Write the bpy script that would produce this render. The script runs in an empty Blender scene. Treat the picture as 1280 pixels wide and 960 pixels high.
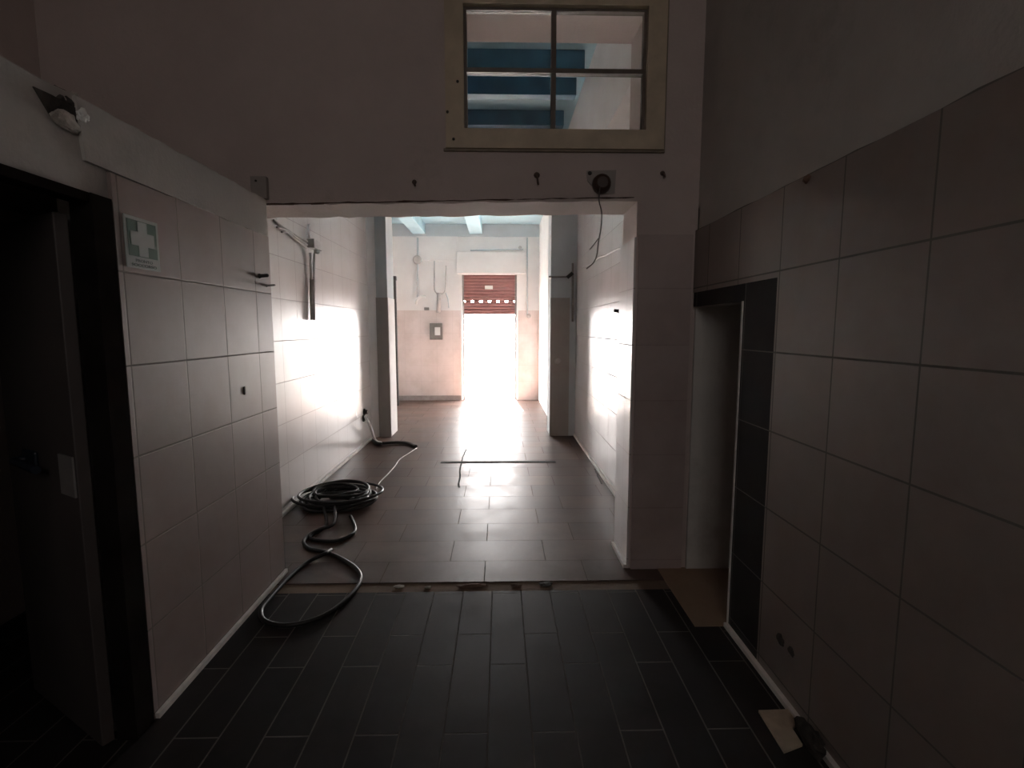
import bpy, bmesh, math, random
from mathutils import Vector, Matrix, noise
random.seed(7)
S = bpy.context.scene
COL = S.collection
PI = math.pi

# ---------------------------------------------------------------- camera
H = 1.5
PITCH, YAW = math.radians(6.2), math.radians(1.3)
F = 640.0
cam_d = bpy.data.cameras.new('camera')
cam_d.sensor_width = 36.0
cam_d.lens = 36.0 * F / 1280.0
cam_d.clip_start = 0.02
cam = bpy.data.objects.new('camera', cam_d)
cam.location = (0, 0, H)
cam.rotation_euler = (PI/2 - PITCH, 0, -YAW)
COL.objects.link(cam)
S.camera = cam
RM = cam.rotation_euler.to_matrix()

def at(px, py, X=None, Y=None, Z=None):
    """world point where the sight line of a photo pixel meets a plane of the place"""
    d = RM @ Vector(((px - 640) / F, (480 - py) / F, -1))
    if Y is not None: k = Y / d.y
    elif X is not None: k = X / d.x
    else: k = (Z - H) / d.z
    return Vector((0, 0, H)) + d * k

# ---------------------------------------------------------------- materials
MATS = {}
def new_mat(name):
    m = bpy.data.materials.new(name); m.use_nodes = True
    nt = m.node_tree
    b = nt.nodes['Principled BSDF']
    MATS[name] = m
    return m, nt, b

def node(nt, kind, **kw):
    n = nt.nodes.new(kind)
    for k, v in kw.items():
        if k in n.inputs: n.inputs[k].default_value = v
        else: setattr(n, k, v)
    return n

def c4(c): return (c[0], c[1], c[2], 1)

def mottled(nt, vec, a, b, scale, detail=5, lo=.35, hi=.65):
    nz = node(nt, 'ShaderNodeTexNoise', Scale=scale, Detail=detail, Roughness=.6)
    nt.links.new(vec, nz.inputs['Vector'])
    r = node(nt, 'ShaderNodeValToRGB')
    r.color_ramp.elements[0].position = lo; r.color_ramp.elements[0].color = c4(a)
    r.color_ramp.elements[1].position = hi; r.color_ramp.elements[1].color = c4(b)
    nt.links.new(nz.outputs['Fac'], r.inputs['Fac'])
    return r.outputs['Color'], nz.outputs['Fac']

def add_bump(nt, b, h, strength=.2, dist=.01):
    bp = node(nt, 'ShaderNodeBump', Strength=strength, Distance=dist)
    nt.links.new(h, bp.inputs['Height'])
    nt.links.new(bp.outputs['Normal'], b.inputs['Normal'])

def simple(name, col, rough=.6, metal=0, var=.12, scale=14, bump=0, spec=.5):
    m, nt, b = new_mat(name)
    tc = node(nt, 'ShaderNodeTexCoord')
    lo = [x * (1 - var) for x in col]; hi = [min(1, x * (1 + var)) for x in col]
    c, f = mottled(nt, tc.outputs['Object'], lo, hi, scale)
    nt.links.new(c, b.inputs['Base Color'])
    b.inputs['Roughness'].default_value = rough
    b.inputs['Metallic'].default_value = metal
    b.inputs['Specular IOR Level'].default_value = spec
    if bump: add_bump(nt, b, f, bump, .01)
    return m

def plaster(name, col, col2, scale=2.2, rough=.85, bump=.25, stain=None):
    m, nt, b = new_mat(name)
    tc = node(nt, 'ShaderNodeTexCoord')
    c, f = mottled(nt, tc.outputs['Object'], col, col2, scale, 8, .3, .7)
    if stain:
        nz = node(nt, 'ShaderNodeTexNoise', Scale=1.1, Detail=7, Roughness=.7)
        nt.links.new(tc.outputs['Object'], nz.inputs['Vector'])
        r = node(nt, 'ShaderNodeValToRGB')
        r.color_ramp.elements[0].position = .58; r.color_ramp.elements[1].position = .72
        nt.links.new(nz.outputs['Fac'], r.inputs['Fac'])
        mx = node(nt, 'ShaderNodeMix', data_type='RGBA')
        nt.links.new(r.outputs['Color'], mx.inputs['Factor'])
        nt.links.new(c, mx.inputs[6]); mx.inputs[7].default_value = c4(stain)
        c = mx.outputs[2]
    nt.links.new(c, b.inputs['Base Color'])
    b.inputs['Roughness'].default_value = rough
    b.inputs['Specular IOR Level'].default_value = .2
    n2 = node(nt, 'ShaderNodeTexNoise', Scale=60, Detail=4)
    nt.links.new(tc.outputs['Object'], n2.inputs['Vector'])
    ad = node(nt, 'ShaderNodeMath', operation='ADD')
    nt.links.new(f, ad.inputs[0]); nt.links.new(n2.outputs['Fac'], ad.inputs[1])
    add_bump(nt, b, ad.outputs[0], bump, .008)
    return m

def tile(name, c1, c2, grout, axes, bw, rh, off=(0, 0), mortar=.006, rough=.25, offset=0.0,
         dirt=None, bump=.35, spec=.5, wob=.02, rvar=.1, smudge=.85):
    """glazed tiles: axes picks the two world axes the courses run along"""
    m, nt, b = new_mat(name)
    tc = node(nt, 'ShaderNodeTexCoord')
    sp = node(nt, 'ShaderNodeSeparateXYZ'); nt.links.new(tc.outputs['Object'], sp.inputs[0])
    cb = node(nt, 'ShaderNodeCombineXYZ')
    for i, a in enumerate(axes):
        ad = node(nt, 'ShaderNodeMath', operation='ADD'); ad.inputs[1].default_value = off[i]
        nt.links.new(sp.outputs['XYZ'.index(a)], ad.inputs[0])
        nt.links.new(ad.outputs[0], cb.inputs[i])
    br = node(nt, 'ShaderNodeTexBrick', Scale=1.0)
    br.offset = offset; br.offset_frequency = 2; br.squash = 1
    br.inputs['Color1'].default_value = c4(c1); br.inputs['Color2'].default_value = c4(c2)
    br.inputs['Mortar'].default_value = c4(grout)
    br.inputs['Mortar Size'].default_value = mortar
    br.inputs['Mortar Smooth'].default_value = .3
    br.inputs['Brick Width'].default_value = bw; br.inputs['Row Height'].default_value = rh
    nt.links.new(cb.outputs[0], br.inputs['Vector'])
    # smudges and dirt with a shape of their own
    nz = node(nt, 'ShaderNodeTexNoise', Scale=2.6, Detail=8, Roughness=.65)
    nt.links.new(tc.outputs['Object'], nz.inputs['Vector'])
    r = node(nt, 'ShaderNodeValToRGB')
    d = dirt or [x * smudge for x in (1, .98, .96)]
    r.color_ramp.elements[0].position = .35; r.color_ramp.elements[0].color = c4(d)
    r.color_ramp.elements[1].position = .6; r.color_ramp.elements[1].color = (1, 1, 1, 1)
    nt.links.new(nz.outputs['Fac'], r.inputs['Fac'])
    mx = node(nt, 'ShaderNodeMix', data_type='RGBA', blend_type='MULTIPLY')
    mx.inputs['Factor'].default_value = 1
    nt.links.new(br.outputs['Color'], mx.inputs[6]); nt.links.new(r.outputs['Color'], mx.inputs[7])
    nt.links.new(mx.outputs[2], b.inputs['Base Color'])
    # roughness: glaze, dull mortar
    rr = node(nt, 'ShaderNodeMapRange')
    rr.inputs['To Min'].default_value = rough - rvar; rr.inputs['To Max'].default_value = rough + rvar
    rr.inputs['From Min'].default_value = .3; rr.inputs['From Max'].default_value = .7
    nt.links.new(nz.outputs['Fac'], rr.inputs['Value'])
    rm = node(nt, 'ShaderNodeMix', data_type='FLOAT')
    nt.links.new(br.outputs['Fac'], rm.inputs[0]); nt.links.new(rr.outputs[0], rm.inputs[2])
    rm.inputs[3].default_value = .9
    nt.links.new(rm.outputs[0], b.inputs['Roughness'])
    b.inputs['Specular IOR Level'].default_value = spec
    iv = node(nt, 'ShaderNodeMath', operation='SUBTRACT'); iv.inputs[0].default_value = 1
    nt.links.new(br.outputs['Fac'], iv.inputs[1])
    n2 = node(nt, 'ShaderNodeTexNoise', Scale=5, Detail=2)
    nt.links.new(tc.outputs['Object'], n2.inputs['Vector'])
    ma = node(nt, 'ShaderNodeMath', operation='MULTIPLY_ADD'); ma.inputs[1].default_value = wob * 40
    nt.links.new(n2.outputs['Fac'], ma.inputs[0]); nt.links.new(iv.outputs[0], ma.inputs[2])
    add_bump(nt, b, ma.outputs[0], bump, .004)
    return m

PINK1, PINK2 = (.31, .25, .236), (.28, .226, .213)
M = {}
M['plaster'] = plaster('pinkish_plaster', (.52, .445, .42), (.60, .52, .49), stain=(.44, .375, .35))
M['plaster_grey'] = plaster('grey_white_plaster', (.42, .405, .385), (.50, .485, .46), stain=(.36, .345, .325))
M['plaster_white'] = plaster('white_plaster', (.74, .72, .71), (.82, .81, .80), bump=.15)
M['plaster_pale'] = plaster('pale_grey_plaster', (.66, .64, .60), (.76, .74, .70), stain=(.52, .49, .45))
M['floor_tan'] = plaster('bare_tan_screed', (.26, .18, .125), (.34, .25, .18))
M['plaster_bluish'] = plaster('bluish_white_paint', (.50, .54, .56), (.58, .62, .64), bump=.1)
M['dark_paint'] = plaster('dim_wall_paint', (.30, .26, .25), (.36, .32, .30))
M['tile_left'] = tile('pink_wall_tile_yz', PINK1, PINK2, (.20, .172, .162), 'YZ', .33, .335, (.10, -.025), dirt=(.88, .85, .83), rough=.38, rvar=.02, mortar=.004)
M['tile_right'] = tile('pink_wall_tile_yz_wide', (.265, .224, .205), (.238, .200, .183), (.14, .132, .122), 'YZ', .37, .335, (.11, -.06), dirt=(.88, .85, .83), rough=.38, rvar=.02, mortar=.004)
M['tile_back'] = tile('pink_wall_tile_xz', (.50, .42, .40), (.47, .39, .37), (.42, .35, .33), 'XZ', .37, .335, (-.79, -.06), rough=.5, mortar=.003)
M['tile_white'] = tile('white_glazed_tile', (.70, .67, .66), (.67, .64, .63), (.40, .37, .36), 'YZ', .33, .335, (.10, -.06), rough=.26, rvar=.015, mortar=.004, bump=.2, wob=.004, dirt=(.95, .94, .93))
M['tile_white_b'] = tile('white_glazed_tile_wide_joint', (.70, .67, .66), (.67, .64, .63), (.36, .335, .32), 'YZ', .45, .335, (.10, -.06), rough=.25, rvar=.015, mortar=.006, bump=.3, wob=.004, dirt=(.93, .92, .91))
M['tile_far'] = tile('far_dado_tile', (.70, .62, .60), (.68, .60, .58), (.6, .53, .51), 'XZ', .33, .335, (0, -.06), rough=.4, mortar=.003)
M['dado_grey'] = plaster('grey_brown_dado_paint', (.33, .30, .28), (.39, .36, .335), bump=.1, rough=.55)
M['black_tile'] = tile('black_border_tile', (.028, .026, .026), (.024, .023, .023), (.16, .15, .14), 'YZ', .6, .335, (0, -.06), rough=.62, mortar=.003, spec=.15)
M['floor_dark'] = tile('slate_plank_tile', (.036, .032, .031), (.024, .022, .022), (.15, .138, .13), 'YX', .62, .165, (.1, .05), mortar=.0035, rough=.55, offset=.37, rvar=.08, bump=.4, spec=.09, dirt=(.62, .6, .58), wob=.012)
M['floor_mid'] = tile('worn_brown_tile', (.135, .086, .070), (.088, .059, .050), (.084, .058, .048), 'XY', .62, .32, (.1, .02), mortar=.003, rough=.42, offset=.37, rvar=.10, bump=.28, spec=.2, dirt=(.52, .46, .42), wob=.015)
M['floor_brown'] = plaster('bare_brown_screed', (.15, .105, .075), (.22, .16, .12))
M['pavement'] = simple('street_asphalt', (.42, .41, .39), .9, bump=.3)
M['grey_skirt'] = simple('grey_skirt_paint', (.33, .29, .28), .7)
M['white_trim'] = simple('white_trim_paint', (.78, .75, .72), .5)
M['cream'] = simple('cream_gloss_paint', (.56, .47, .345), .5, scale=6, bump=.1)
M['bead_brown'] = simple('brown_bead_paint', (.24, .20, .15), .6)
M['muntin'] = simple('dark_brown_glazing_bar', (.14, .115, .095), .5)
M['blue_beam'] = simple('deep_blue_beam_paint', (.03, .115, .19), .6, var=.2, scale=4)
M['pale_blue'] = simple('pale_blue_ceiling_paint', (.42, .63, .72), .7, var=.06, scale=3)
M['rubber'] = simple('black_rubber', (.012, .011, .011), .5)
M['black_plastic'] = simple('black_plastic', (.018, .017, .017), .4)
M['hook_iron'] = simple('brown_hook_iron', (.11, .075, .06), .7)
M['cable_brown'] = simple('brown_cable_sheath', (.10, .085, .078), .5)
M['brown_plastic'] = simple('brown_bakelite', (.07, .04, .03), .35)
M['white_cable'] = simple('white_cable_sheath', (.72, .70, .67), .5)
M['grey_metal'] = simple('dull_grey_metal', (.28, .27, .265), .45, .6)
M['grey_paint'] = simple('grey_painted_metal', (.46, .44, .43), .5)
M['fuse_grey'] = simple('dark_grey_enamel', (.16, .15, .14), .5)
M['dark_metal'] = simple('dark_steel', (.045, .042, .04), .5, .4)
M['rust'] = simple('rusty_iron', (.075, .04, .028), .8, var=.35)
M['shutter'] = simple('oxblood_shutter_enamel', (.26, .115, .11), .45, var=.1, scale=3)
M['dark_wood'] = simple('dark_stained_wood', (.014, .012, .011), .95, var=.3, scale=5, spec=.0)
M['door_paint'] = simple('dull_brown_door_paint', (.085, .073, .07), .6, var=.1, scale=3)
M['sign_white'] = simple('white_sign_plastic', (.40, .45, .43), .4, var=.04)
M['sign_green'] = simple('safety_green_print', (.02, .085, .052), .4, var=.05)
M['sign_text'] = simple('grey_green_print', (.10, .14, .13), .5, var=.05)
M['cardboard'] = simple('beige_cardboard', (.46, .38, .29), .85, var=.2, scale=9, bump=.3)
M['mortar'] = simple('broken_mortar', (.42, .40, .36), .95, var=.25, scale=20, bump=.8)
M['brick_red'] = simple('broken_brown_tile', (.17, .105, .075), .9, var=.3, scale=20, bump=.8)
M['hollow'] = simple('dark_hollow_mortar', (.05, .045, .04), .95, var=.4, scale=20, bump=.8)
M['dark_blue'] = simple('dark_blue_plastic', (.022, .03, .045), .4)
M['plate'] = simple('pale_steel_plate', (.34, .33, .32), .45, .3)
M['paper'] = simple('white_paper_label', (.75, .76, .74), .7, var=.03)

m, nt, b = new_mat('clear_glass')
mixn = node(nt, 'ShaderNodeMixShader'); tr = node(nt, 'ShaderNodeBsdfTransparent'); gl = node(nt, 'ShaderNodeBsdfGlossy', Roughness=.02)
fr = node(nt, 'ShaderNodeFresnel', IOR=1.45)
tr.inputs['Color'].default_value = (.94, .95, .95, 1)
nt.links.new(fr.outputs[0], mixn.inputs[0]); nt.links.new(tr.outputs[0], mixn.inputs[1]); nt.links.new(gl.outputs[0], mixn.inputs[2])
nt.links.new(mixn.outputs[0], nt.nodes['Material Output'].inputs['Surface'])
M['glass'] = m

# ---------------------------------------------------------------- mesh helpers
class MB:
    def __init__(self): self.bm = bmesh.new()
    def box(self, x0, x1, y0, y1, z0, z1):
        v = [self.bm.verts.new((x, y, z)) for x in sorted((x0, x1)) for y in sorted((y0, y1)) for z in sorted((z0, z1))]
        for f in ((0,1,3,2),(4,6,7,5),(0,4,5,1),(2,3,7,6),(0,2,6,4),(1,5,7,3)):
            self.bm.faces.new([v[i] for i in f])
        return self
    def prism(self, pts, axis, a, b):
        """polygon in the two other axes, pushed from a to b along axis"""
        def mk(p, q):
            if axis == 'X': return (q, p[0], p[1])
            if axis == 'Y': return (p[0], q, p[1])
            return (p[0], p[1], q)
        lo = [self.bm.verts.new(mk(p, a)) for p in pts]; hi = [self.bm.verts.new(mk(p, b)) for p in pts]
        self.bm.faces.new(lo); self.bm.faces.new(hi)
        n = len(pts)
        for i in range(n): self.bm.faces.new((lo[i], lo[(i+1) % n], hi[(i+1) % n], hi[i]))
        return self
    def tube(self, pts, r, seg=8, smooth=4, cap=True):
        P = [Vector(p) for p in pts]
        if smooth > 1 and len(P) > 2:
            Q = []
            for i in range(len(P) - 1):
                p0 = P[max(i-1, 0)]; p1 = P[i]; p2 = P[i+1]; p3 = P[min(i+2, len(P)-1)]
                for k in range(smooth):
                    t = k / smooth
                    Q.append(.5 * ((2*p1) + (p2-p0)*t + (2*p0-5*p1+4*p2-p3)*t*t + (3*p1-p0-3*p2+p3)*t**3))
            Q.append(P[-1]); P = Q
        rings = []; up = None
        for i, p in enumerate(P):
            t = (P[min(i+1, len(P)-1)] - P[max(i-1, 0)])
            if t.length < 1e-7: t = Vector((0, 0, 1))
            t.normalize()
            if up is None:
                up = Vector((0, 0, 1)) if abs(t.z) < .9 else Vector((1, 0, 0))
            n = (up - t * up.dot(t))
            if n.length < 1e-5: n = t.orthogonal()
            n.normalize(); up = n
            bn = t.cross(n)
            rings.append([self.bm.verts.new(p + (n * math.cos(2*PI*k/seg) + bn * math.sin(2*PI*k/seg)) * r) for k in range(seg)])
        for a, b2 in zip(rings, rings[1:]):
            for k in range(seg):
                f = self.bm.faces.new((a[k], a[(k+1) % seg], b2[(k+1) % seg], b2[k])); f.smooth = True
        if cap:
            self.bm.faces.new(rings[0]); self.bm.faces.new(rings[-1])
        return self
    def lathe(self, prof, origin, direction, seg=16):
        """profile of (distance along, radius) turned about direction"""
        d = Vector(direction).normalized(); n = d.orthogonal().normalized(); bn = d.cross(n)
        o = Vector(origin); rings = []
        for t, r in prof:
            rings.append([self.bm.verts.new(o + d*t + (n*math.cos(2*PI*k/seg) + bn*math.sin(2*PI*k/seg))*max(r, 1e-4)) for k in range(seg)])
        for a, b2 in zip(rings, rings[1:]):
            for k in range(seg):
                f = self.bm.faces.new((a[k], a[(k+1) % seg], b2[(k+1) % seg], b2[k])); f.smooth = True
        self.bm.faces.new(rings[0]); self.bm.faces.new(rings[-1])
        return self
    def lump(self, c, size, seed=0, rough=.35, sub=3):
        r = bmesh.ops.create_icosphere(self.bm, subdivisions=sub, radius=1)
        for v in r['verts']:
            n = noise.noise(v.co * 1.3 + Vector((seed * 7.3, seed, 0))) + .5 * noise.noise(v.co * 3.1 + Vector((0, seed * 3.1, 0)))
            v.co = v.co * (1 + rough * n)
            v.co = Vector((v.co.x * size[0], v.co.y * size[1], v.co.z * size[2])) + Vector(c)
        return self
    def obj(self, name, mat, parent=None, bevel=0, loc=None):
        bmesh.ops.recalc_face_normals(self.bm, faces=self.bm.faces[:])
        me = bpy.data.meshes.new(name); self.bm.to_mesh(me); self.bm.free()
        o = bpy.data.objects.new(name, me); COL.objects.link(o)
        if mat: me.materials.append(M[mat] if isinstance(mat, str) else mat)
        if parent:
            o.parent = parent
            if parent.location.length: o.location = -parent.location   # meshes are laid out in room metres
        if bevel:
            bv = o.modifiers.new('bevel', 'BEVEL'); bv.width = bevel; bv.segments = 2; bv.limit_method = 'ANGLE'
        return o

def tag(o, label, cat, group=None, kind=None):
    o['label'] = label; o['category'] = cat
    if group: o['group'] = group
    if kind: o['kind'] = kind
    return o
def struct(o, label, cat): return tag(o, label, cat, None, 'structure')
def empty(name, loc, label, cat, group=None, kind=None):
    o = bpy.data.objects.new(name, None); COL.objects.link(o); o.location = loc
    o.empty_display_size = .1
    return tag(o, label, cat, group, kind)

def jag(p0, p1, n, amp, seed=0):
    """uneven edge between two points of a polygon"""
    out = []
    for i in range(n + 1):
        t = i / n
        a = 0 if i in (0, n) else amp * noise.noise(Vector((i * .83 + seed * 5.1, seed, .3)))*1.6
        out.append((p0[0] + (p1[0]-p0[0])*t, p0[1] + (p1[1]-p0[1])*t + a))
    return out

# ---------------------------------------------------------------- measures of the place (metres)
YB, TB = 3.06, .35          # wall with the wide opening: front face, thickness
XL, XR = -1.35, 1.16        # tiled walls of the front room
XJ = .80                    # right jamb of the opening
XML, XMR = -1.77, 1.05      # walls of the middle room
YP, TP = 7.06, .42          # piers to the far room
YF = 10.7                   # street wall
XFL, XFR = -2.25, .80       # walls of the far room
ZL, ZR = 2.185, 2.235       # underside of the lintel, left and right
ZLEDGE = 2.235
DADO = 2.07
CEIL_F, CEIL_M, CEIL_S = 4.1, 4.0, 3.6
YREAR = -2.2
XWEST = -2.54

# ---------------------------------------------------------------- floors
YT0, YT1 = at(600, 739, Z=0).y, at(600, 727, Z=0).y
struct(MB().box(XWEST - .3, .98, YREAR - .3, YT0, -.2, 0).box(.98, 2.35, YREAR - .3, 2.42, -.2, 0).box(XWEST - .3, XL - .1, YT0, YB - .03, -.2, 0).obj('floor', 'floor_dark'),
       'dark slate plank tiled floor of the unlit front room', 'floor')
struct(MB().box(XML - .4, XMR + .2, YT1, YF + .35, -.2, 0).obj('floor.001', 'floor_mid'),
       'worn brown tiled floor running back towards the bright doorway', 'floor')
struct(MB().box(XFL - .2, XML - .4, YP, YF + .35, -.2, 0).obj('floor.002', 'floor_mid'),
       'brown tiled floor behind the left pier in the far room', 'floor')
struct(MB().box(.98, 2.35, 2.42, YB + .02, -.2, .003).obj('floor.003', 'floor_tan'),
       'bare brown floor seen through the black bordered doorway', 'floor')

# ---------------------------------------------------------------- wall_back: cross wall with opening and transom hole
wl, wr = at(580, 100, Y=YB).x, at(807, 100, Y=YB).x
wb, wt = at(690, 164, Y=YB).z, at(690, 10, Y=YB).z
mb = MB()
y0, y1 = YB, YB + TB
mb.box(XWEST - .2, wl, y0, y1, 2.30, CEIL_F + .1)               # left of the transom
mb.box(wr, 2.4, y0, y1, 2.30, CEIL_F + .1).box(wl, wr, y0, y1, 2.30, wb)
mb.box(wl, wr, y0, y1, wt, CEIL_F + .1)
# lintel with its ragged lower edge
low = jag((XWEST - .2, ZL), (XJ, ZR), 56, .006, 3)
mb.prism([(p[0], p[1]) for p in low] + [(XJ, 2.30), (XWEST - .2, 2.30)], 'Y', y0, y1)
mb.box(XJ, 2.4, y0, y1, -.15, 2.30)                                     # pier to the right of the opening
w = struct(mb.obj('wall_back', 'plaster'), 'stained pinkish plaster wall pierced by the wide opening, with lintel', 'wall')
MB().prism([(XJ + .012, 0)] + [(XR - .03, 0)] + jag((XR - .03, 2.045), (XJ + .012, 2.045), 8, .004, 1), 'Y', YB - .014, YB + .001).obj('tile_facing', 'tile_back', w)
MB().box(XJ - .012, XJ, YB, YB + TB + .005, 0.0, 2.03).obj('jamb_tile_facing', 'tile_white', w)
MB().prism(jag((XL, ZL + .018), (XJ - .02, ZR + .02), 40, .004, 8) + list(reversed(jag((XL, ZL + .026), (XJ - .02, ZR + .024), 40, .004, 2))), 'Y', YB - .002, YB + .01).obj('crack', 'rust', w)

# ---------------------------------------------------------------- transom window
win = empty('window_1', ((wl + wr) / 2, YB, wb), 'cream framed four pane window set high in the wall over the opening', 'window', kind='structure')
fo_l, fo_r, fo_b = at(557, 100, Y=YB).x, at(830, 100, Y=YB).x, at(690, 188, Y=YB).z
fo_t = wt + (wb - fo_b)
mb = MB()
mb.box(fo_l, wl, YB - .035, YB + .05, fo_b, fo_t).box(wr, fo_r, YB - .035, YB + .05, fo_b, fo_t)
mb.box(wl, wr, YB - .035, YB + .05, fo_b, wb).box(wl, wr, YB - .035, YB + .05, wt, fo_t)
mb.obj('frame', 'cream', win)
MB().box(fo_l - .015, fo_r + .012, YB - .02, YB, fo_b - .012, fo_b).box(fo_r, fo_r + .012, YB - .02, YB, fo_b, fo_t).obj('bead', 'bead_brown', win)  # brown strip below and beside the frame stands for its thin shadow
xm, zm = at(692, 90, Y=YB).x, at(690, 89, Y=YB).z
bw = .016
ra = MB()
for x0_, x1_ in ((wl, wl + bw), (wr - bw, wr)): ra.box(x0_, x1_, YB + .0, YB + .04, wb, wt)
for z0_, z1_ in ((wb, wb + .012), (wt - .014, wt)): ra.box(wl + bw, wr - bw, YB + .0, YB + .04, z0_, z1_)
ra.obj('sash', 'muntin', win)
MB().box(xm - .013, xm + .013, YB - .005, YB + .04, wb + .012, wt - .014).obj('muntin', 'muntin', win)
MB().box(wl + bw, wr - bw, YB - .008, YB + .037, zm - .012, zm + .012).obj('muntin', 'muntin', win)
for xa, xb in ((wl + bw, xm - .013), (xm + .013, wr - bw)):
    for za, zb in ((wb + .012, zm - .012), (zm + .012, wt - .014)):
        MB().box(xa, xb, YB + .018, YB + .022, za, zb).obj('pane', 'glass', win)
for px, py in ((553, 140), (567, 174), (572, 102)):
    p = at(px, py, Y=YB - .035); p.x = max(p.x, fo_l + .012)
    MB().lathe([(0, .008), (.005, .008), (.008, .003)], p, (0, -1, 0), 10).obj('screw_head', 'dark_metal', win)

# ---------------------------------------------------------------- wall_left: free standing partition with a doorway
yd0, yd1, zd = .72, 1.80, at(105, 240, X=XL).z
mb = MB()
top = jag((YREAR, ZLEDGE), (YB - .001, ZLEDGE), 60, .007, 5)
pts = [(YREAR, 0), (yd0, 0), (yd0, zd), (yd1, zd), (yd1, 0), (YB - .001, 0)] + list(reversed(top))
mb.prism(pts, 'X', XL - .13, XL)
w = struct(mb.obj('wall_left', 'plaster_grey'), 'partition with plaster upper band, pink tiles and dark doorway on the left', 'wall')
tt = jag((yd1 + .055, DADO - .035), (YB - .001, DADO - .045), 24, .005, 9)
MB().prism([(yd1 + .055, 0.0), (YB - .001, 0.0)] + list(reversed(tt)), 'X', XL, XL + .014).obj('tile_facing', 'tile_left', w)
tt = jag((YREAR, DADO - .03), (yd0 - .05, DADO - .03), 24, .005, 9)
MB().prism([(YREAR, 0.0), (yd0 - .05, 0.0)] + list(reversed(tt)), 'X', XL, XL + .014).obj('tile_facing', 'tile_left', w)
# plaster skim that stands proud beyond the break
q0 = at(108, 205, X=XL + .012).y
MB().prism([(q0, DADO - .03)] + [(YB - .001, DADO - .045)] + list(reversed(jag((q0 - .02, ZLEDGE - .004), (YB - .001, ZLEDGE - .004), 30, .006, 4))), 'X', XL, XL + .012).obj('skim_coat', 'plaster_grey', w)
# box room behind the partition
struct(MB().box(XWEST, XL - .13, YREAR, YB - .001, ZLEDGE - .13, ZLEDGE - .02).obj('ceiling', 'dark_paint'), 'flat roof of the small room behind the left partition', 'ceiling')
struct(MB().box(XWEST - .1, XML, YB - .11, YB - .001, 0, ZLEDGE - .13).box(XML, XL - .001, YB - .10, YB - .001, 0, ZLEDGE - .13).obj('wall_left.001', 'dark_paint'), 'end wall closing the dark room behind the left partition', 'wall')
struct(MB().box(XWEST - .1, XWEST, YREAR, YB, 0, CEIL_F).obj('wall_left.002', 'plaster'), 'outer plaster wall rising above the left partition', 'wall')

# the broken corner of the partition's ledge
e = empty('plaster_chunk', at(78, 135, X=XL - .04), 'broken hollow with loose mortar lumps on the ledge of the left partition', 'broken plaster')
p = at(75, 150, X=XL + .004)
MB().prism([(at(x_, y_, X=XL).y, at(x_, y_, X=XL).z) for x_, y_ in ((40, 108), (62, 118), (88, 132), (106, 142), (100, 157), (80, 160), (62, 145))], 'X', XL - .02, XL + .005).obj('hollow', 'hollow', e)
MB().lump(at(82, 151, X=XL + .006), (.012, .05, .028), 2, .4).obj('mortar_lump', 'mortar', e)
MB().lump(at(70, 124, X=XL - .03), (.03, .05, .03), 5, .6).obj('mortar_lump', 'hollow', e)
MB().lump(at(104, 146, X=XL + .012), (.014, .02, .022), 8, .6).obj('mortar_lump', 'paper', e)
MB().lump(at(91, 124, X=XL - .05), (.02, .02, .02), 11, .6).obj('mortar_lump', 'mortar', e)

# doorway of the partition: frame and leaf
dr = empty('door_1', (XL, yd1, 0), 'dark painted door leaf standing ajar inside the left doorway', 'door', kind='structure')
MB().box(XL - .055, XL + .018, yd1 - .045, yd1 + .045, 0, zd).box(XL - .055, XL + .018, yd0 - .045, yd0 + .045, 0, zd).box(XL - .055, XL + .012, yd0 + .045, yd1 - .045, zd - .03, zd).obj('door_frame', 'dark_wood', dr)
th = math.radians(59)
dl = MB()
dl.box(0, .60, -.02, .02, .015, zd - .07)
leaf = dl.obj('door_leaf', 'door_paint', dr, .004)
hp = Vector((XL - .062, yd1 - .075, 0))
Rz = Matrix.Translation(hp) @ Matrix.Rotation(math.atan2(math.cos(th), -math.sin(th)), 4, 'Z')
pm = Matrix.Translation(-dr.location)
leaf.matrix_local = pm @ Rz
def on_leaf(o):
    o.parent = leaf; o.matrix_local = Matrix.Identity(4); return o
# the leaf's visible face is its +Y side after the half turn
lp = MB(); lp.box(.30, .42, .02, .034, .985, 1.055)
o = on_leaf(lp.obj('lock_case', 'dark_blue', None, .008)); 
lv = MB(); lv.tube([(.38, .03, 1.02), (.38, .065, 1.02), (.30, .07, 1.02), (.17, .07, 1.015)], .014, 8)
on_leaf(lv.obj('handle', 'dark_blue'))
on_leaf(MB().box(.012, .12, .02, .026, .93, 1.07).obj('push_plate', 'plate'))

# ---------------------------------------------------------------- wall_right with its low doorway
ya, yb_, zdr = 2.42, YB, at(937, 376, X=XR).z
ybo, zbo = at(955, 830, Z=0).y, at(985, 345, X=XR).z
mb = MB()
mb.prism([(YREAR, 0), (ya, 0), (ya, zdr), (yb_, zdr), (yb_, CEIL_F), (YREAR, CEIL_F)], 'X', XR, XR + .11)
w = struct(mb.obj('wall_right', 'plaster_grey'), 'right wall, bare plaster above a pinkish square tiled dado', 'wall')
tp = jag((YREAR, DADO), (yb_ - .002, DADO), 50, .006, 6)
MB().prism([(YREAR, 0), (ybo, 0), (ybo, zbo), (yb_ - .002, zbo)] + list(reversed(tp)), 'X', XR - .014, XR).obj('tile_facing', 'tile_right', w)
b_ = struct(MB().prism([(ybo, 0), (ya, 0), (ya, zdr), (yb_ - .016, zdr), (yb_ - .016, zbo), (ybo, zbo)], 'X', XR - .013, XR).obj('trim_1', 'black_tile'),
       'black tile border around the low doorway in the right wall', 'trim')
struct(MB().box(XR - .018, XR + .002, ya - .006, ya + .006, 0, zdr).obj('trim_2', 'white_trim'), 'thin pale edge strip up the side of the right doorway', 'trim')
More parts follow.
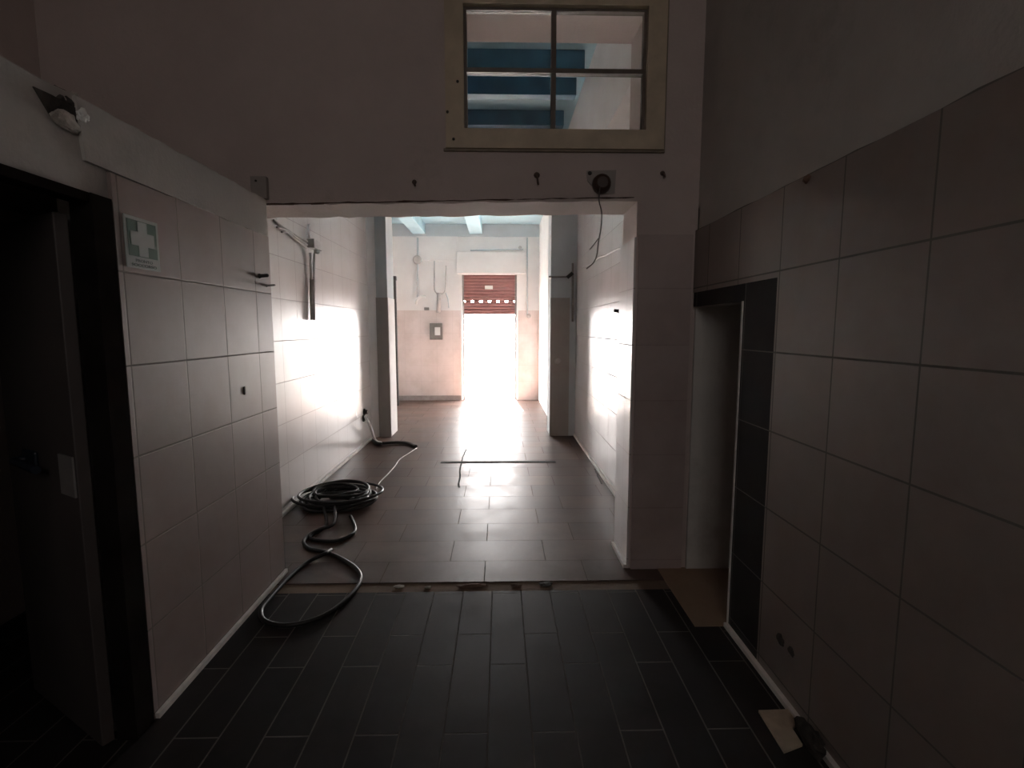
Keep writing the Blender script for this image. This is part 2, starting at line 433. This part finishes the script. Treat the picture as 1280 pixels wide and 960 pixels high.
# passage beyond
struct(MB().box(1.16, 2.3, YB - .02, YB - .001, 0, 2.2).obj('wall_right.001', 'plaster_pale'), 'bare grey plaster wall inside the low right doorway', 'wall')
struct(MB().box(2.2, 2.3, 1.9, YB - .02, 0, 2.2).box(1.27, 2.2, 1.85, 1.95, 0, 2.2).obj('wall_right.002', 'dark_paint'), 'side of the dim passage behind the right wall', 'wall')
struct(MB().box(1.27, 2.3, 1.9, YB - .02, 2.2, 2.3).obj('ceiling.001', 'dark_paint'), 'ceiling of the dim passage behind the right wall', 'ceiling')

# rear of the front room, behind the camera
struct(MB().box(XWEST - .1, XR + .1, YREAR - .12, YREAR, -.1, CEIL_F).obj('wall_rear', 'plaster'), 'rear plaster wall of the front room', 'wall')
struct(MB().box(2.3, 2.4, YREAR - .12, YB + .1, -.1, CEIL_F).obj('wall_right.006', 'dark_paint'), 'outer wall behind the right passage', 'wall')
struct(MB().box(XR, 2.4, YREAR - .12, YREAR, -.1, CEIL_F).obj('wall_rear.001', 'dark_paint'), 'rear end of the right passage', 'wall')
struct(MB().box(XWEST - .1, XR + .2, YREAR - .2, YB + .02, CEIL_F, CEIL_F + .12).obj('ceiling.002', 'plaster'), 'high plaster ceiling of the front room', 'ceiling')

# ---------------------------------------------------------------- middle room
w = struct(MB().box(XML - .12, XML, YB + .01, YP + .02, -.1, CEIL_M).obj('wall_left.003', 'plaster_white'), 'left wall of the middle room, white glazed tiles below plaster', 'wall')
MB().box(XML, XML + .01, YB + .02, YP, 0, 3.3).obj('tile_facing', 'tile_white', w)
w = struct(MB().box(XMR, XMR + .12, YB + TB - .02, YP + .02, 0, CEIL_M).obj('wall_right.003', 'plaster_white'), 'right wall of the middle room, white glazed tiles below plaster', 'wall')
MB().box(XMR - .01, XMR, YB + TB, YP, 0, 3.09).obj('tile_facing', 'tile_white_b', w)
struct(MB().box(.86, XMR, YB + TB, YP, 3.1, CEIL_M).obj('wall_right.004', 'plaster_white'), 'white boxed bulkhead high along the right wall', 'bulkhead')
struct(MB().box(XML - .1, XMR + .1, YB + TB - .02, YP + .1, CEIL_M, CEIL_M + .1).obj('ceiling.003', 'pale_blue'), 'pale blue ceiling seen through the high window', 'ceiling')
lab = {0: 'nearest dark blue ceiling beam seen high in the window', 1: 'middle dark blue ceiling beam, just under the window crossbar',
       2: 'lowest seen dark blue ceiling beam, at the bottom of the window'}
for i, (yf, wd) in enumerate(((4.90, .12), (5.41, .12), (6.19, .14))):
    tag(MB().box(XML, .77 - .03 * (i == 2), yf, yf + wd, CEIL_M - .17, CEIL_M).obj('ceiling_beam' if i == 0 else 'ceiling_beam.%03d' % i, 'blue_beam', None, .006), lab[i], 'beam', 'dark blue beams under the middle ceiling', 'structure')

# piers between middle and far rooms
pl, pr = at(486, 440, Y=YP).x, at(688, 440, Y=YP).x
zpd = at(475, 372, Y=YP).z
mb = MB().box(XFL - .1, pl, YP, YP + TP, 0, CEIL_M)
w = struct(mb.obj('pier_wall', 'plaster_bluish'), 'pier at the left of the far doorway, bluish above a grey dado', 'pier')
MB().box(XML + .085, pl + .004, YP - .012, YP, 0, zpd).obj('dado', 'dado_grey', w)
MB().box(pl, pl + .008, YP, YP + TP, 0, zpd).obj('dado', 'plaster_white', w)
mb = MB(); 
mb.prism([(XML, YP), (XML + .09, YP), (XML + .07, YP - .05), (XML + .04, YP - .09), (XML, YP - .14)], 'Z', 0, 3.2)
mb.obj('corner_fillet', 'plaster_white', w)
mb = MB().box(pr, XMR + .12, YP, YP + TP, 0, CEIL_M)
w = struct(mb.obj('pier_wall.001', 'plaster_bluish'), 'pier at the right of the far doorway, bluish above a grey dado', 'pier')
MB().box(pr - .004, XMR - .1, YP - .012, YP, 0, zpd).obj('dado', 'dado_grey', w)
struct(MB().box(pl, pr, YP, YP + TP, 3.12, CEIL_M).obj('beam', 'plaster_white'), 'white header beam between the two piers', 'beam')

# ---------------------------------------------------------------- far room
dl_, dr_, zdt = at(578, 440, Y=YF).x, at(646, 440, Y=YF).x, at(610, 343, Y=YF).z
zs = at(610, 393, Y=YF).z
mb = MB()
mb.box(XFL - .1, dl_, YF, YF + .3, 0, CEIL_S).box(dr_, XFR + .1, YF, YF + .3, 0, CEIL_S).box(dl_, dr_, YF, YF + .3, zdt, CEIL_S)
w = struct(mb.obj('wall_front', 'plaster_white'), 'far street wall with the shuttered doorway, white above pink dado', 'wall')
zfd = at(540, 388, Y=YF).z
MB().box(XFL, dl_ - .03, YF - .012, YF, 0, zfd).obj('dado', 'tile_far', w)
MB().box(dr_ + .03, XFR, YF - .012, YF, 0, zfd).obj('dado', 'tile_far', w)
zh = at(600, 296, Y=YF).z
MB().box(XFL, XFR, YF - .03, YF, zh, CEIL_S).obj('painted_band', 'plaster_bluish', w)
MB().box(at(521, 310, Y=YF).x, at(572, 310, Y=YF).x, YF - .03, YF, at(540, 326, Y=YF).z, zh).obj('blind_panel', 'plaster_white', w)
struct(MB().box(XFL - .12, XFL, YP + TP, YF + .3, 0, CEIL_S).obj('wall_left.004', 'plaster_white'), 'white left wall of the far room behind the pier', 'wall')
struct(MB().box(XFR, XFR + .12, YP + TP, YF + .3, 0, CEIL_S).obj('wall_right.005', 'plaster_white'), 'white right wall of the far room beside the doorway', 'wall')
struct(MB().box(XFL - .1, XFR + .1, YP + .1, YF + .3, CEIL_S, CEIL_S + .1).obj('ceiling.004', 'pale_blue'), 'pale blue ceiling of the far room', 'ceiling')
for i, (px, lb) in enumerate(((524, 'left pale blue ceiling joist above the far wall'), (595, 'pale blue ceiling joist above the red shutter'))):
    x = at(px, 293, Y=YF).x
    tag(MB().box(x - .13, x + .13, YP + TP, YF - .03, CEIL_S - .2, CEIL_S).obj('ceiling_joist' if i == 0 else 'ceiling_joist.001', 'pale_blue', None, .01), lb, 'beam', 'pale blue joists of the far ceiling', 'structure')
# lintel casing above the shutter
struct(MB().box(at(571, 330, Y=YF).x, at(657, 330, Y=YF).x, YF - .07, YF, zdt + .01, at(600, 315, Y=YF).z).obj('trim_3', 'plaster_white', None, .008), 'white boxed casing above the red roller shutter', 'casing')

# roller shutter
rs = empty('roller_shutter', ((dl_ + dr_) / 2, YF + .12, zs), 'half lowered oxblood roller shutter in the bright street doorway', 'roller shutter')
def slat_profile(z0, z1, y):
    h = z1 - z0
    return [(y, z0), (y - .012, z0 + h*.25), (y - .014, z0 + h*.55), (y - .004, z0 + h*.95), (y, z1), (y + .006, z1), (y + .006, z0)]
def slat(mb, z0, z1, xa, xb):
    mb.prism(slat_profile(z0, z1, YF + .12), 'X', xa, xb)
n = 12; hs = (zdt - zs - .05) / n
xa, xb = dl_ + .035, dr_ - .035
cu = MB(); pf = MB()
for i in range(n):
    z0 = zs + .05 + i * hs; z1 = z0 + hs
    if i == 3:
        k = 6; wv = (xb - xa) / k
        for j in range(k):
            s = xa + j * wv
            slat(pf, z0, z1, s + .030, s + wv - .030)
        pf.box(xa, xb, YF + .119, YF + .127, z1 - .016, z1).box(xa, xb, YF + .119, YF + .127, z0, z0 + .014)
    else: slat(cu, z0, z1, xa, xb)
cu.obj('curtain', 'shutter', rs)
pf.obj('slotted_slat', 'shutter', rs)
MB().box(xa, xb, YF + .105, YF + .135, zs, zs + .05).obj('bottom_rail', 'shutter', rs, .004)
for x0_, x1_ in ((dl_, dl_ + .04), (dr_ - .04, dr_)):
    mb = MB(); mb.box(x0_, x1_, YF + .09, YF + .10, 0, zdt).box(x0_, x1_, YF + .14, YF + .15, 0, zdt)
    mb.box(*( (x0_, x0_ + .006) if x0_ == dl_ else (x1_ - .006, x1_)), YF + .10, YF + .14, 0, zdt)
    mb.obj('guide_rail', 'grey_metal', rs)
p0, p1 = at(606, 357, Y=YF + .1), at(616, 361.5, Y=YF + .1)
MB().box(p0.x, p1.x, YF + .099, YF + .106, p1.z, p0.z).obj('lock_plate', 'paper', rs)

# outside
struct(MB().box(-9, 9, YF + .3, YF + 14, -.22, -.03).obj('pavement', 'pavement'), 'pavement in full daylight outside the shutter', 'pavement')

# ---------------------------------------------------------------- skirtings
def skirt(name, x0_, x1_, ya_, yb2, h, label, mat='white_trim'):
    struct(MB().box(x0_, x1_, ya_, yb2, 0, h).obj(name, mat), label, 'skirting')
skirt('baseboard_left', XL + .014, XL + .03, 1.86, YB - .001, .022, 'thin white strip along the foot of the left tiled wall')
skirt('baseboard_right', XR - .034, XR - .014, -1.5, 2.42, .022, 'thin white strip along the foot of the right tiled wall')
skirt('baseboard_left.001', XML + .01, XML + .03, YB + .01, YP - .2, .03, 'pale strip at the foot of the middle room left wall')
skirt('baseboard_right.001', XMR - .03, XMR - .01, YB + TB + .01, YP - .02, .03, 'pale strip at the foot of the middle room right wall')
skirt('baseboard_right.002', XJ - .03, XJ - .012, YB + .002, YB + TB, .024, 'short white strip at the foot of the right jamb')
skirt('baseboard_front', XFL, dl_ - .03, YF - .03, YF - .012, .10, 'grey strip at the foot of the far wall', 'grey_skirt')  # skirting coloured grey to stand for the shadow band there

# threshold: broken strip between the two floors
th_ = MB()
t0 = jag((XL - .1, YT0), (XR - .1, YT0), 40, .010, 12)
t1 = jag((XL - .1, YT1 + .01), (XR - .1, YT1 + .01), 40, .004, 14)
struct(MB().prism(t0 + list(reversed(t1)), 'Z', -.2, -.006).obj('trim_4', 'floor_brown'), 'broken brown mortar strip between dark and brown floor tiles', 'threshold')
for i, (px, py, sx, sy, mt, lb) in enumerate((
    (499, 733, .03, .018, 'mortar', 'pale mortar crumb at the left end of the threshold strip'),
    (535, 734, .02, .012, 'mortar', 'small pale crumb second from the left in the threshold strip'),
    (590, 732, .08, .02, 'brick_red', 'long dark tile splinter lying in the middle of the threshold'),
    (645, 732, .03, .015, 'brick_red', 'small brown crumb right of the long tile splinter'),
    (682, 730, .035, .03, 'hollow', 'dark tile shard at the right of the threshold strip'))):
    p = at(px, py, Z=0)
    tag(MB().lump((p.x, p.y, .000), (sx, sy, .007), i + 3, .5).obj('tile_shard' if i == 0 else 'tile_shard.%03d' % i, mt), lb, 'shard', 'shards in the threshold strip')

# metal strip and cracks let into the middle floor
p0, p1 = at(551, 578, Z=0), at(694, 576, Z=0)
struct(MB().box(p0.x, p1.x, p0.y - .035, p0.y + .035, -.01, .004).obj('trim_5', 'hollow'), 'dark metal joint strip across the brown floor', 'floor strip')
ck = MB()
for a, b2, wd in (((583, 561), (577, 576), .018), ((577, 579), (574, 609), .026), ((743, 586), (752, 605), .02)):
    A, B = at(*a, Z=0), at(*b2, Z=0)
    prev = None
    L = jag((A.y, A.x), (B.y, B.x), 8, .010, wd * 100)
    ck.prism([(x + wd*.33, y) for y, x in L] + [(x - wd*.33, y) for y, x in reversed(L)], 'Z', -.01, .0025)
struct(ck.obj('trim_6', 'hollow'), 'dark ragged cracks in the brown floor tiles', 'floor cracks')

# ---------------------------------------------------------------- first aid sign
sx_ = XL + .0145
def sp(px, py): q = at(px, py, X=sx_); return (q.y, q.z)
ys0, zt_ = sp(152.5, 265); ys1, _ = sp(196, 290)
zt_ = (sp(152.5, 264)[1] + sp(194, 281)[1]) / 2; zb_ = (sp(157, 335)[1] + sp(197, 338)[1]) / 2
sg = empty('first_aid_sign', (sx_, (ys0 + ys1) / 2, zb_), 'green and white first aid sign with cross on the left tiled wall', 'sign')
wS, hS = ys1 - ys0, zt_ - zb_
MB().box(sx_, sx_ + .004, ys0, ys1, zb_, zt_).obj('plate', 'sign_white', sg, .001)
mgn = .035 * wS * 2
g0, g1 = ys0 + mgn, ys1 - mgn
gt, gb = zt_ - mgn, zt_ - mgn - hS * .70
MB().box(sx_ + .004, sx_ + .0048, g0, g1, gb, gt).obj('green_field', 'sign_green', sg)
cy, cz, a1, a2 = (g0 + g1) / 2, (gb + gt) / 2, min(g1 - g0, gt - gb) * .48, (g1 - g0) * .16
MB().box(sx_ + .0048, sx_ + .0056, cy - a2, cy + a2, cz - a1, cz + a1).box(sx_ + .0048, sx_ + .0056, cy - a1, cy - a2, cz - a2, cz + a2).box(sx_ + .0048, sx_ + .0056, cy + a2, cy + a1, cz - a2, cz + a2).obj('cross', 'sign_white', sg)
def text_mesh(body, size, y, z, name, mat, parent, width=None):
    cu_ = bpy.data.curves.new(name, 'FONT'); cu_.body = body; cu_.size = size; cu_.align_x = 'CENTER'; cu_.extrude = .0004
    t = bpy.data.objects.new(name, cu_); COL.objects.link(t)
    bpy.context.view_layer.update()
    me = bpy.data.meshes.new_from_object(t.evaluated_get(bpy.context.evaluated_depsgraph_get()))
    bpy.data.objects.remove(t)
    xs = [v.co.x for v in me.vertices]; k = width / (max(xs) - min(xs)) if width else 1
    for v in me.vertices:
        x, yy, zz = v.co; v.co = (sx_ + .0046 + zz, y + x * k, z + yy)
    me.materials.append(M[mat]); me.name = name
    o = bpy.data.objects.new(name, me); COL.objects.link(o); o.parent = parent; o.location = -parent.location
    return o
lh = (gb - zb_)
text_mesh('PRONTO', lh * .36, cy, gb - lh * .46, 'lettering', 'sign_text', sg, wS * .5)
text_mesh('SOCCORSO', lh * .36, cy, gb - lh * .84, 'lettering', 'sign_text', sg, wS * .74)

# ---------------------------------------------------------------- hose coil on the floor
def fz(zx, zy, z=.013): return at(300 + zx / 4, 560 + zy / 4, Z=z)
R = .0125
cc = at(424, 628, Z=0)
loops = []
a = 0.0
nturn = 12
for k in range(nturn * 16):
    t = k / 16
    rad = .22 + .075 * math.sin(t * 2.3) + .03 * math.sin(t * 5.1)
    ang = k / 16 * 2 * PI
    ox, oy = .05 * math.sin(t * 1.7), .06 * math.cos(t * 1.3)
    loops.append(Vector((cc.x + ox + rad * 1.08 * math.cos(ang), cc.y + oy + rad * 1.0 * math.sin(ang), .014 + .016 * t * .5 + .010 * math.sin(ang * 2 + t))))
inner = [fz(430, 385), fz(355, 435), fz(370, 457), fz(470, 466), fz(545, 440), fz(575, 412), fz(568, 375), fz(552, 340)]
tail = [fz(470, 375, .05), fz(400, 405, .03), fz(345, 435), fz(318, 468), fz(345, 502), fz(430, 520), fz(520, 560), fz(590, 612), fz(600, 668), fz(545, 745),
        fz(420, 838), fz(250, 886), fz(130, 868), fz(105, 812), fz(150, 750), fz(250, 640), fz(340, 570), fz(425, 527, .036), fz(455, 508, .014)]
hz = empty('garden_hose', cc, 'black hose coiled on the brown floor with a loop trailing forward', 'hose')
MB().tube(loops + [Vector((cc.x + .1, cc.y - .2, .05))], R, 8, 2).obj('coil', 'rubber', hz)
MB().tube([Vector((cc.x - .05, cc.y - .25, .06))] + inner, R, 8, 5).obj('short_bight', 'rubber', hz)
MB().tube([Vector((cc.x + .02, cc.y - .18, .07))] + tail, R, 8, 5).obj('trailing_loop', 'rubber', hz)
MB().tube([Vector((cc.x - .12, cc.y + .05, .10)), fz(390, 258, .03), fz(330, 268), fz(285, 266)], R * .8, 8, 5).obj('free_end', 'rubber', hz)
# thin white cable over the floor
tag(MB().tube([fz(678, 207, .006), fz(700, 170, .006), fz(740, 130, .006), fz(775, 90, .006), fz(800, 55, .006), at(512, 566, Z=.006), at(521, 560, Z=.006)], .005, 6, 4).obj('white_cable', 'white_cable'),
    'thin white cable running back from the coiled hose', 'cable')
e = empty('drain_pipe', at(475, 549, Z=0), 'pale waste pipe and dark hose end at the foot of the left pier', 'pipe')
YQ = 6.75
MB().tube([at(457, 521, X=XML + .075), at(458.5, 525, X=XML + .10), at(462, 531, X=XML + .13), at(469, 550, Z=.02), at(478, 554, Z=.02)], .018, 8, 5).obj('pale_pipe', 'plaster_white', e)
MB().tube([at(466.5, 551, Z=.024), at(471, 554, Z=.024), at(477, 555, Z=.02)], .022, 8, 3).obj('black_joint', 'rubber', e)
MB().tube([at(478, 554, Z=.024), at(495, 553, Z=.022), at(510, 554, Z=.02), at(520, 558, Z=.02)], .02, 8, 4).obj('hose_end', 'rubber', e)
for k, (px, py) in enumerate(((455, 515), (454, 523))):
    q = at(px, py, X=XML + .01)
    tag(MB().lathe([(0, .045), (.012, .045), (.016, .03), (.05, .028)], q, (1, 0, 0), 14).obj('pipe_stub' if k == 0 else 'pipe_stub.001', 'dark_metal'),
        ('upper' if k == 0 else 'lower') + ' dark pipe stub low on the wall beside the left pier', 'pipe', 'pipe stubs beside the left pier')

# ---------------------------------------------------------------- fittings on the wall over the opening
e = empty('junction_box', at(752, 232, Y=YB), 'dark socket on a stained plate over the opening, cable hanging', 'junction box')
q = lambda x, y, d=0: at(x, y, Y=YB - d)
mb = MB(); mb.prism([(q(x, y).x, q(x, y).z) for x, y in ((733, 214), (770, 213), (768, 242), (748, 243), (734, 226))], 'Y', YB - .008, YB); mb.obj('backing_plate', 'brown_plastic_light' if 0 else 'dado_grey', e)
MB().lathe([(0, .05), (.02, .055), (.045, .05), (.06, .03)], q(751, 231), (0, -1, 0), 18).obj('socket', 'brown_plastic', e)
MB().lathe([(0, .012), (.01, .012), (.014, .005)], q(737, 217), (0, -1, 0), 10).obj('screw', 'dark_metal', e)
MB().tube([q(750, 234, .06), q(749, 243, .07), q(749, 252, .045), q(752, 266, .03), q(751, 285, .03), q(748, 302, .03), q(746, 318, .035), q(742, 328, .04), q(733, 336, .03)], .0036, 6, 4).obj('cable', 'cable_brown', e)
MB().tube([q(748, 298, .03), q(742, 306, .035), q(737, 312, .03)], .0026, 6, 3).obj('loose_wire', 'cable_brown', e)
hooks = (((518, 229), 'small dark hook over the left half of the opening'), ((671, 222), 'larger dark hook between the window and the opening'),
         ((828, 218), 'dark screw plug below the window right corner'))
for k, ((px, py), lb) in enumerate(hooks):
    p = q(px, py)
    h_ = .045 if k == 1 else .02
    mb = MB(); mb.lathe([(0, .014 if k != 1 else .018), (.006, .013), (.012, .006)], p + Vector((0, 0, h_ * .3)), (0, -1, 0), 10)
    mb.tube([p + Vector((0, -.01, h_ * .3)), p + Vector((0, -.025, h_ * .1)), p + Vector((.004, -.028, -h_ * .6)), p + Vector((.008, -.02, -h_))], .006, 6, 3)
    tag(mb.obj('wall_hook' if k == 0 else 'wall_hook.%03d' % k, 'hook_iron'), lb, 'hook', 'hooks on the wall over the opening')
e = empty('junction_box.001', q(325, 236), 'brown box on the wall above the left end of the lintel', 'junction box')
a_, b2 = q(316, 222), q(337, 250)
MB().box(a_.x, b2.x, YB - .035, YB, b2.z, a_.z).obj('box', 'dado_grey', e, .004)
MB().lathe([(0, .006), (.005, .006), (.007, .003)], q(320, 226, .035), (0, -1, 0), 8).obj('screw', 'dark_metal', e)

# pegs on the left tiles
for k, (px, py, lb, r_) in enumerate(((324, 345, 'dark metal peg high on the left tiled wall', .010), (333, 357, 'smaller pale peg below the dark one on the left tiles', .006))):
    p = at(px, py, X=XL + .014)
    tag(MB().lathe([(0, r_ * 1.4), (.006, r_ * 1.4), (.007, r_), (.05, r_), (.055, r_ * .6)], p, (1, -.15, .05), 10).obj('wall_peg' if k == 0 else 'wall_peg.001', 'dark_metal' if k == 0 else 'grey_metal'), lb, 'peg')
p = at(305, 488, X=XL + .014)
tag(MB().prism([(p.y - .006, p.z - .022), (p.y + .007, p.z - .02), (p.y + .006, p.z + .02), (p.y - .007, p.z + .018)], 'X', XL + .013, XL + .018).obj('wall_slot', 'hollow'), 'small dark slot plate in the left tiles', 'slot plate')
p = at(1014, 222, X=XR)
tag(MB().lump((XR - .01, p.y, p.z - .005), (.018, .022, .016), 4, .4).obj('plaster_lump', 'brick_red'), 'brown lump on the top edge of the right tiles', 'plaster lump')

# stains / broken skirting at the foot of the right wall, cardboard scrap
A = [at(x, y, Z=.004) for x, y in ((948, 890), (1003, 888), (1012, 898), (990, 912), (1003, 934), (980, 942))]
mb = MB(); mb.prism([(p.x, p.y) for p in A], 'Z', .003, .012)
for v in mb.bm.verts: v.co.z += .012 * max(0, noise.noise(v.co * 9))
cb_ = tag(mb.obj('cardboard_scrap', 'cardboard'), 'torn beige cardboard scrap on the dark floor by the right wall', 'cardboard')
p = at(1030, 925, Z=.03)
tag(MB().lump((XR - .048, p.y, .03), (.026, .07, .045), 6, .55).obj('mortar_lump', 'hollow'), 'dark broken mortar lump at the foot of the right wall', 'mortar lump')
for k, (px, py, sy, sz, lb) in enumerate(((976, 800, .03, .022, 'upper dark chip in the lower right tiles'), (989, 814, .022, .018, 'lower dark chip in the lower right tiles'))):
    p = at(px, py, X=XR - .014)
    tag(MB().lump((XR - .014, p.y, p.z), (.005, sy, sz), k + 9, .5).obj('tile_chip' if k == 0 else 'tile_chip.001', 'hollow'), lb, 'chip', 'chips in the right tiles')

# ---------------------------------------------------------------- middle room fittings
X0 = XML + .01
q = lambda x, y, d=.0: at(x, y, X=X0 + d)
e = empty('wall_mounted_conduit', q(391, 350), 'grey conduit and bracket with cables on the middle left wall', 'conduit')
MB().tube([q(390, 348, .03), q(391, 400, .03)], .024, 10, 1).obj('sleeve', 'grey_paint', e)
MB().tube([q(388, 316, .03), q(389, 350, .03)], .012, 8, 1).tube([q(393, 316, .035), q(392, 350, .035)], .010, 8, 1).obj('riser', 'grey_paint', e)
a_, b2 = q(383, 298), q(394, 314)
MB().box(X0, X0 + .07, a_.y, b2.y, b2.z, a_.z).obj('bracket_box', 'grey_paint', e, .006)
MB().tube([q(387, 297, .02), q(385, 288, .02), q(386, 281, .02)], .012, 6, 3).obj('stub', 'plaster_white', e)
MB().lathe([(0, .02), (.03, .024), (.05, .01)], q(394, 314, .05), (1, -.3, -.2), 10).obj('lamp_cap', 'paper', e)
for k, (x1_, y1_) in enumerate(((342, 275), (346, 284), (352, 290))):
    MB().tube([q(384, 302 + 4*k, .03), q(372, 295 + 3.5*k, .02), q(360, 287 + 2*k, .015), q(x1_, y1_, .012)], .008, 6, 3).obj('cable', 'grey_paint', e)
q = lambda x, y, d=.0: at(x, y, Y=YP - .012 - d)
e = empty('wall_mounted_pipe', q(714, 360), 'thin grey pipe with valve on the right pier', 'pipe')
MB().tube([q(716, 329, .02), q(716, 402, .02)], .016, 8, 1).obj('pipe', 'grey_metal', e)
MB().tube([q(686, 346, .02), q(712, 346, .02)], .014, 8, 1).obj('branch_pipe', 'grey_metal', e)
MB().tube([q(709, 347, .03), q(716, 341, .05)], .025, 8, 1).obj('valve', 'dark_metal', e)
XX = XMR - .01
p = at(775, 389, X=XX)
tag(MB().lathe([(0, .03), (.008, .03), (.01, .016), (.05, .014), (.055, .008)], p, (-1, 0, .1), 10).obj('wall_peg.002', 'dark_metal'), 'dark peg on the bright right wall of the middle room', 'peg')
tag(MB().tube([at(779, 309, X=XX - .012), at(768, 313, X=XX - .012), at(757, 319, X=XX - .012), at(748, 322, X=XX - .012), at(738, 331, X=XX - .012), at(728, 334, X=XX - .012)], .010, 6, 3).obj('wall_cable', 'grey_paint'), 'grey cable running along the middle right wall', 'cable')
p = at(697, 451, Y=YP - .012)
tag(MB().lathe([(0, .045), (.02, .045), (.03, .035)], p, (0, -1, 0), 14).obj('wall_outlet', 'grey_paint'), 'round grey outlet low on the right pier', 'outlet')

# ---------------------------------------------------------------- far room fittings
q = lambda x, y, d=.0: at(x, y, Y=YF - .012 - d)
e = empty('fuse_box', q(545, 424), 'grey fuse box with a pale window on the far wall', 'fuse box')
a_, b2 = q(537.5, 404), q(553.5, 424.5)
MB().box(a_.x, b2.x, YF - .09, YF - .012, b2.z, a_.z).obj('case', 'fuse_grey', e, .006)
MB().box(a_.x + .02, b2.x - .02, YF - .10, YF - .09, b2.z + .02, a_.z - .02).obj('door', 'fuse_grey', e, .004)
a2_, b3 = q(544, 409), q(551, 419)
MB().box(a2_.x, b3.x, YF - .104, YF - .10, b3.z, a2_.z).obj('label', 'paper', e)
e = empty('lamp_tube', q(548, 385), 'grey tube fitting hung on two wires, far wall', 'lamp fitting')
MB().tube([q(549, 366, .04), q(548, 391, .04)], .045, 10, 1).obj('tube', 'grey_paint', e)
MB().tube([q(543, 326, .02), q(543, 350, .02), q(543, 362, .03), q(547, 368, .04)], .012, 6, 3).obj('wire', 'grey_paint', e)
MB().tube([q(557.5, 332, .02), q(557, 352, .02), q(556, 364, .03), q(551, 368, .04)], .012, 6, 3).obj('wire', 'grey_paint', e)
MB().tube([q(557, 366, .02), q(560, 374, .02), q(561, 385, .02)], .010, 6, 3).obj('wire', 'plaster_bluish', e)
e = empty('wall_mounted_conduit.001', q(522, 350), 'pale vertical conduit with round box on the far wall', 'conduit')
MB().tube([q(522, 297, .02), q(522, 372, .02)], .02, 8, 1).obj('pipe', 'plaster_bluish', e)
MB().lathe([(0, .09), (.05, .09), (.06, .07)], q(522, 325), (0, -1, 0), 16).obj('round_box', 'grey_paint', e)
MB().tube([q(520, 380, .03), q(521, 375, .05), q(526, 371, .05), q(532, 371, .04)], .028, 8, 4).obj('white_elbow', 'paper', e)
p = q(533.5, 386)
tag(MB().box(p.x - .05, p.x + .05, YF - .045, YF - .012, p.z - .03, p.z + .03).obj('light_switch', 'grey_metal', None, .008), 'small dark switch on the far wall above the fuse box', 'switch')
e = empty('wall_mounted_pipe.001', q(658, 380), 'thin pale pipe with knob right of the red shutter', 'pipe')
MB().tube([q(659, 297, .02), q(659, 345, .02), q(659, 394, .02)], .016, 8, 1).obj('pipe', 'plaster_bluish', e)
MB().lathe([(0, .04), (.05, .045), (.06, .03)], q(661, 395), (0, -1, 0), 12).obj('knob', 'grey_paint', e)
e = empty('wall_mounted_pipe.002', q(620, 313), 'thin pale pipe running across above the shutter casing', 'pipe')
MB().tube([q(588, 313, .04), q(654, 311.5, .04)], .014, 8, 1).obj('pipe', 'plaster_bluish', e)
MB().lathe([(0, .035), (.06, .035)], q(650, 310), (0, -1, 0), 12).obj('end_box', 'grey_paint', e)
# narrow dark door post on the left side wall of the far room
e = empty('door_post', (XFL + .05, 10.1, 0), 'narrow dark post at the left edge of the far wall', 'post')
a_ = at(491, 345, Y=9.9)
MB().box(a_.x - .0, a_.x + .05, 9.9, 9.96, at(494, 502, Y=9.9).z if False else 0, a_.z).obj('post', 'dark_metal', e, .006)
MB().box(a_.x - .01, a_.x + .06, 9.89, 9.97, a_.z - .08, a_.z).obj('cap', 'black_plastic', e, .006)

# ---------------------------------------------------------------- light
W = bpy.data.worlds.new('world'); S.world = W; W.use_nodes = True
bg = W.node_tree.nodes['Background']
bg.inputs['Color'].default_value = (1.0, .955, .935, 1); bg.inputs['Strength'].default_value = 42.0
def light(name, kind, loc, rot, energy, color=(1, 1, 1), **kw):
    l = bpy.data.lights.new(name, kind); l.energy = energy; l.color = color
    portal = kw.pop('portal', False)
    for k, v in kw.items(): setattr(l, k, v)
    if portal: l.cycles.is_portal = True
    o = bpy.data.objects.new(name, l); COL.objects.link(o); o.location = loc; o.rotation_euler = rot
    return o
light('sky_portal', 'AREA', ((dl_ + dr_) / 2, YF + .2, zs / 2), (-PI/2, 0, 0), 1, shape='RECTANGLE', size=dr_ - dl_, size_y=zs, portal=True)
light('sun', 'SUN', (0, 14, 8), (math.radians(-42), 0, math.radians(4)), 360, (1, .93, .86), angle=math.radians(.6))
light('rear_window_daylight', 'AREA', (.05, YREAR + .01, 2.8), (PI/2, 0, 0), 12.0, (1, .94, .90), shape='RECTANGLE', size=1.3, size_y=1.2)  # fill light added behind the camera to lift the front room

S.view_settings.view_transform = 'Standard'
S.view_settings.look = 'None'
S.view_settings.gamma = 1
S.view_settings.use_curve_mapping = False
S.view_settings.exposure = 0
cy_ = S.cycles
cy_.max_bounces = 16; cy_.diffuse_bounces = 12; cy_.glossy_bounces = 6; cy_.transparent_max_bounces = 16
cy_.use_denoising = True
cy_.sample_clamp_indirect = 20
# made-up window frame added around the rear fill, on the solid wall
w2 = empty('window_2', (.05, YREAR, 2.2), 'window in the rear wall of the front room', 'window', kind='structure')
mb = MB()
for a, b, c, d in ((-.66, -.60, 2.14, 3.46), (.70, .76, 2.14, 3.46), (-.60, .70, 2.14, 2.20), (-.60, .70, 3.40, 3.46)):
    mb.box(a, b, YREAR, YREAR + .05, c, d)
mb.obj('frame', 'cream', w2)
MB().box(.035, .065, YREAR + .015, YREAR + .045, 2.2, 3.4).obj('muntin', 'muntin', w2)
MB().box(-.60, .70, YREAR + .015, YREAR + .045, 2.785, 2.815).obj('muntin', 'muntin', w2)
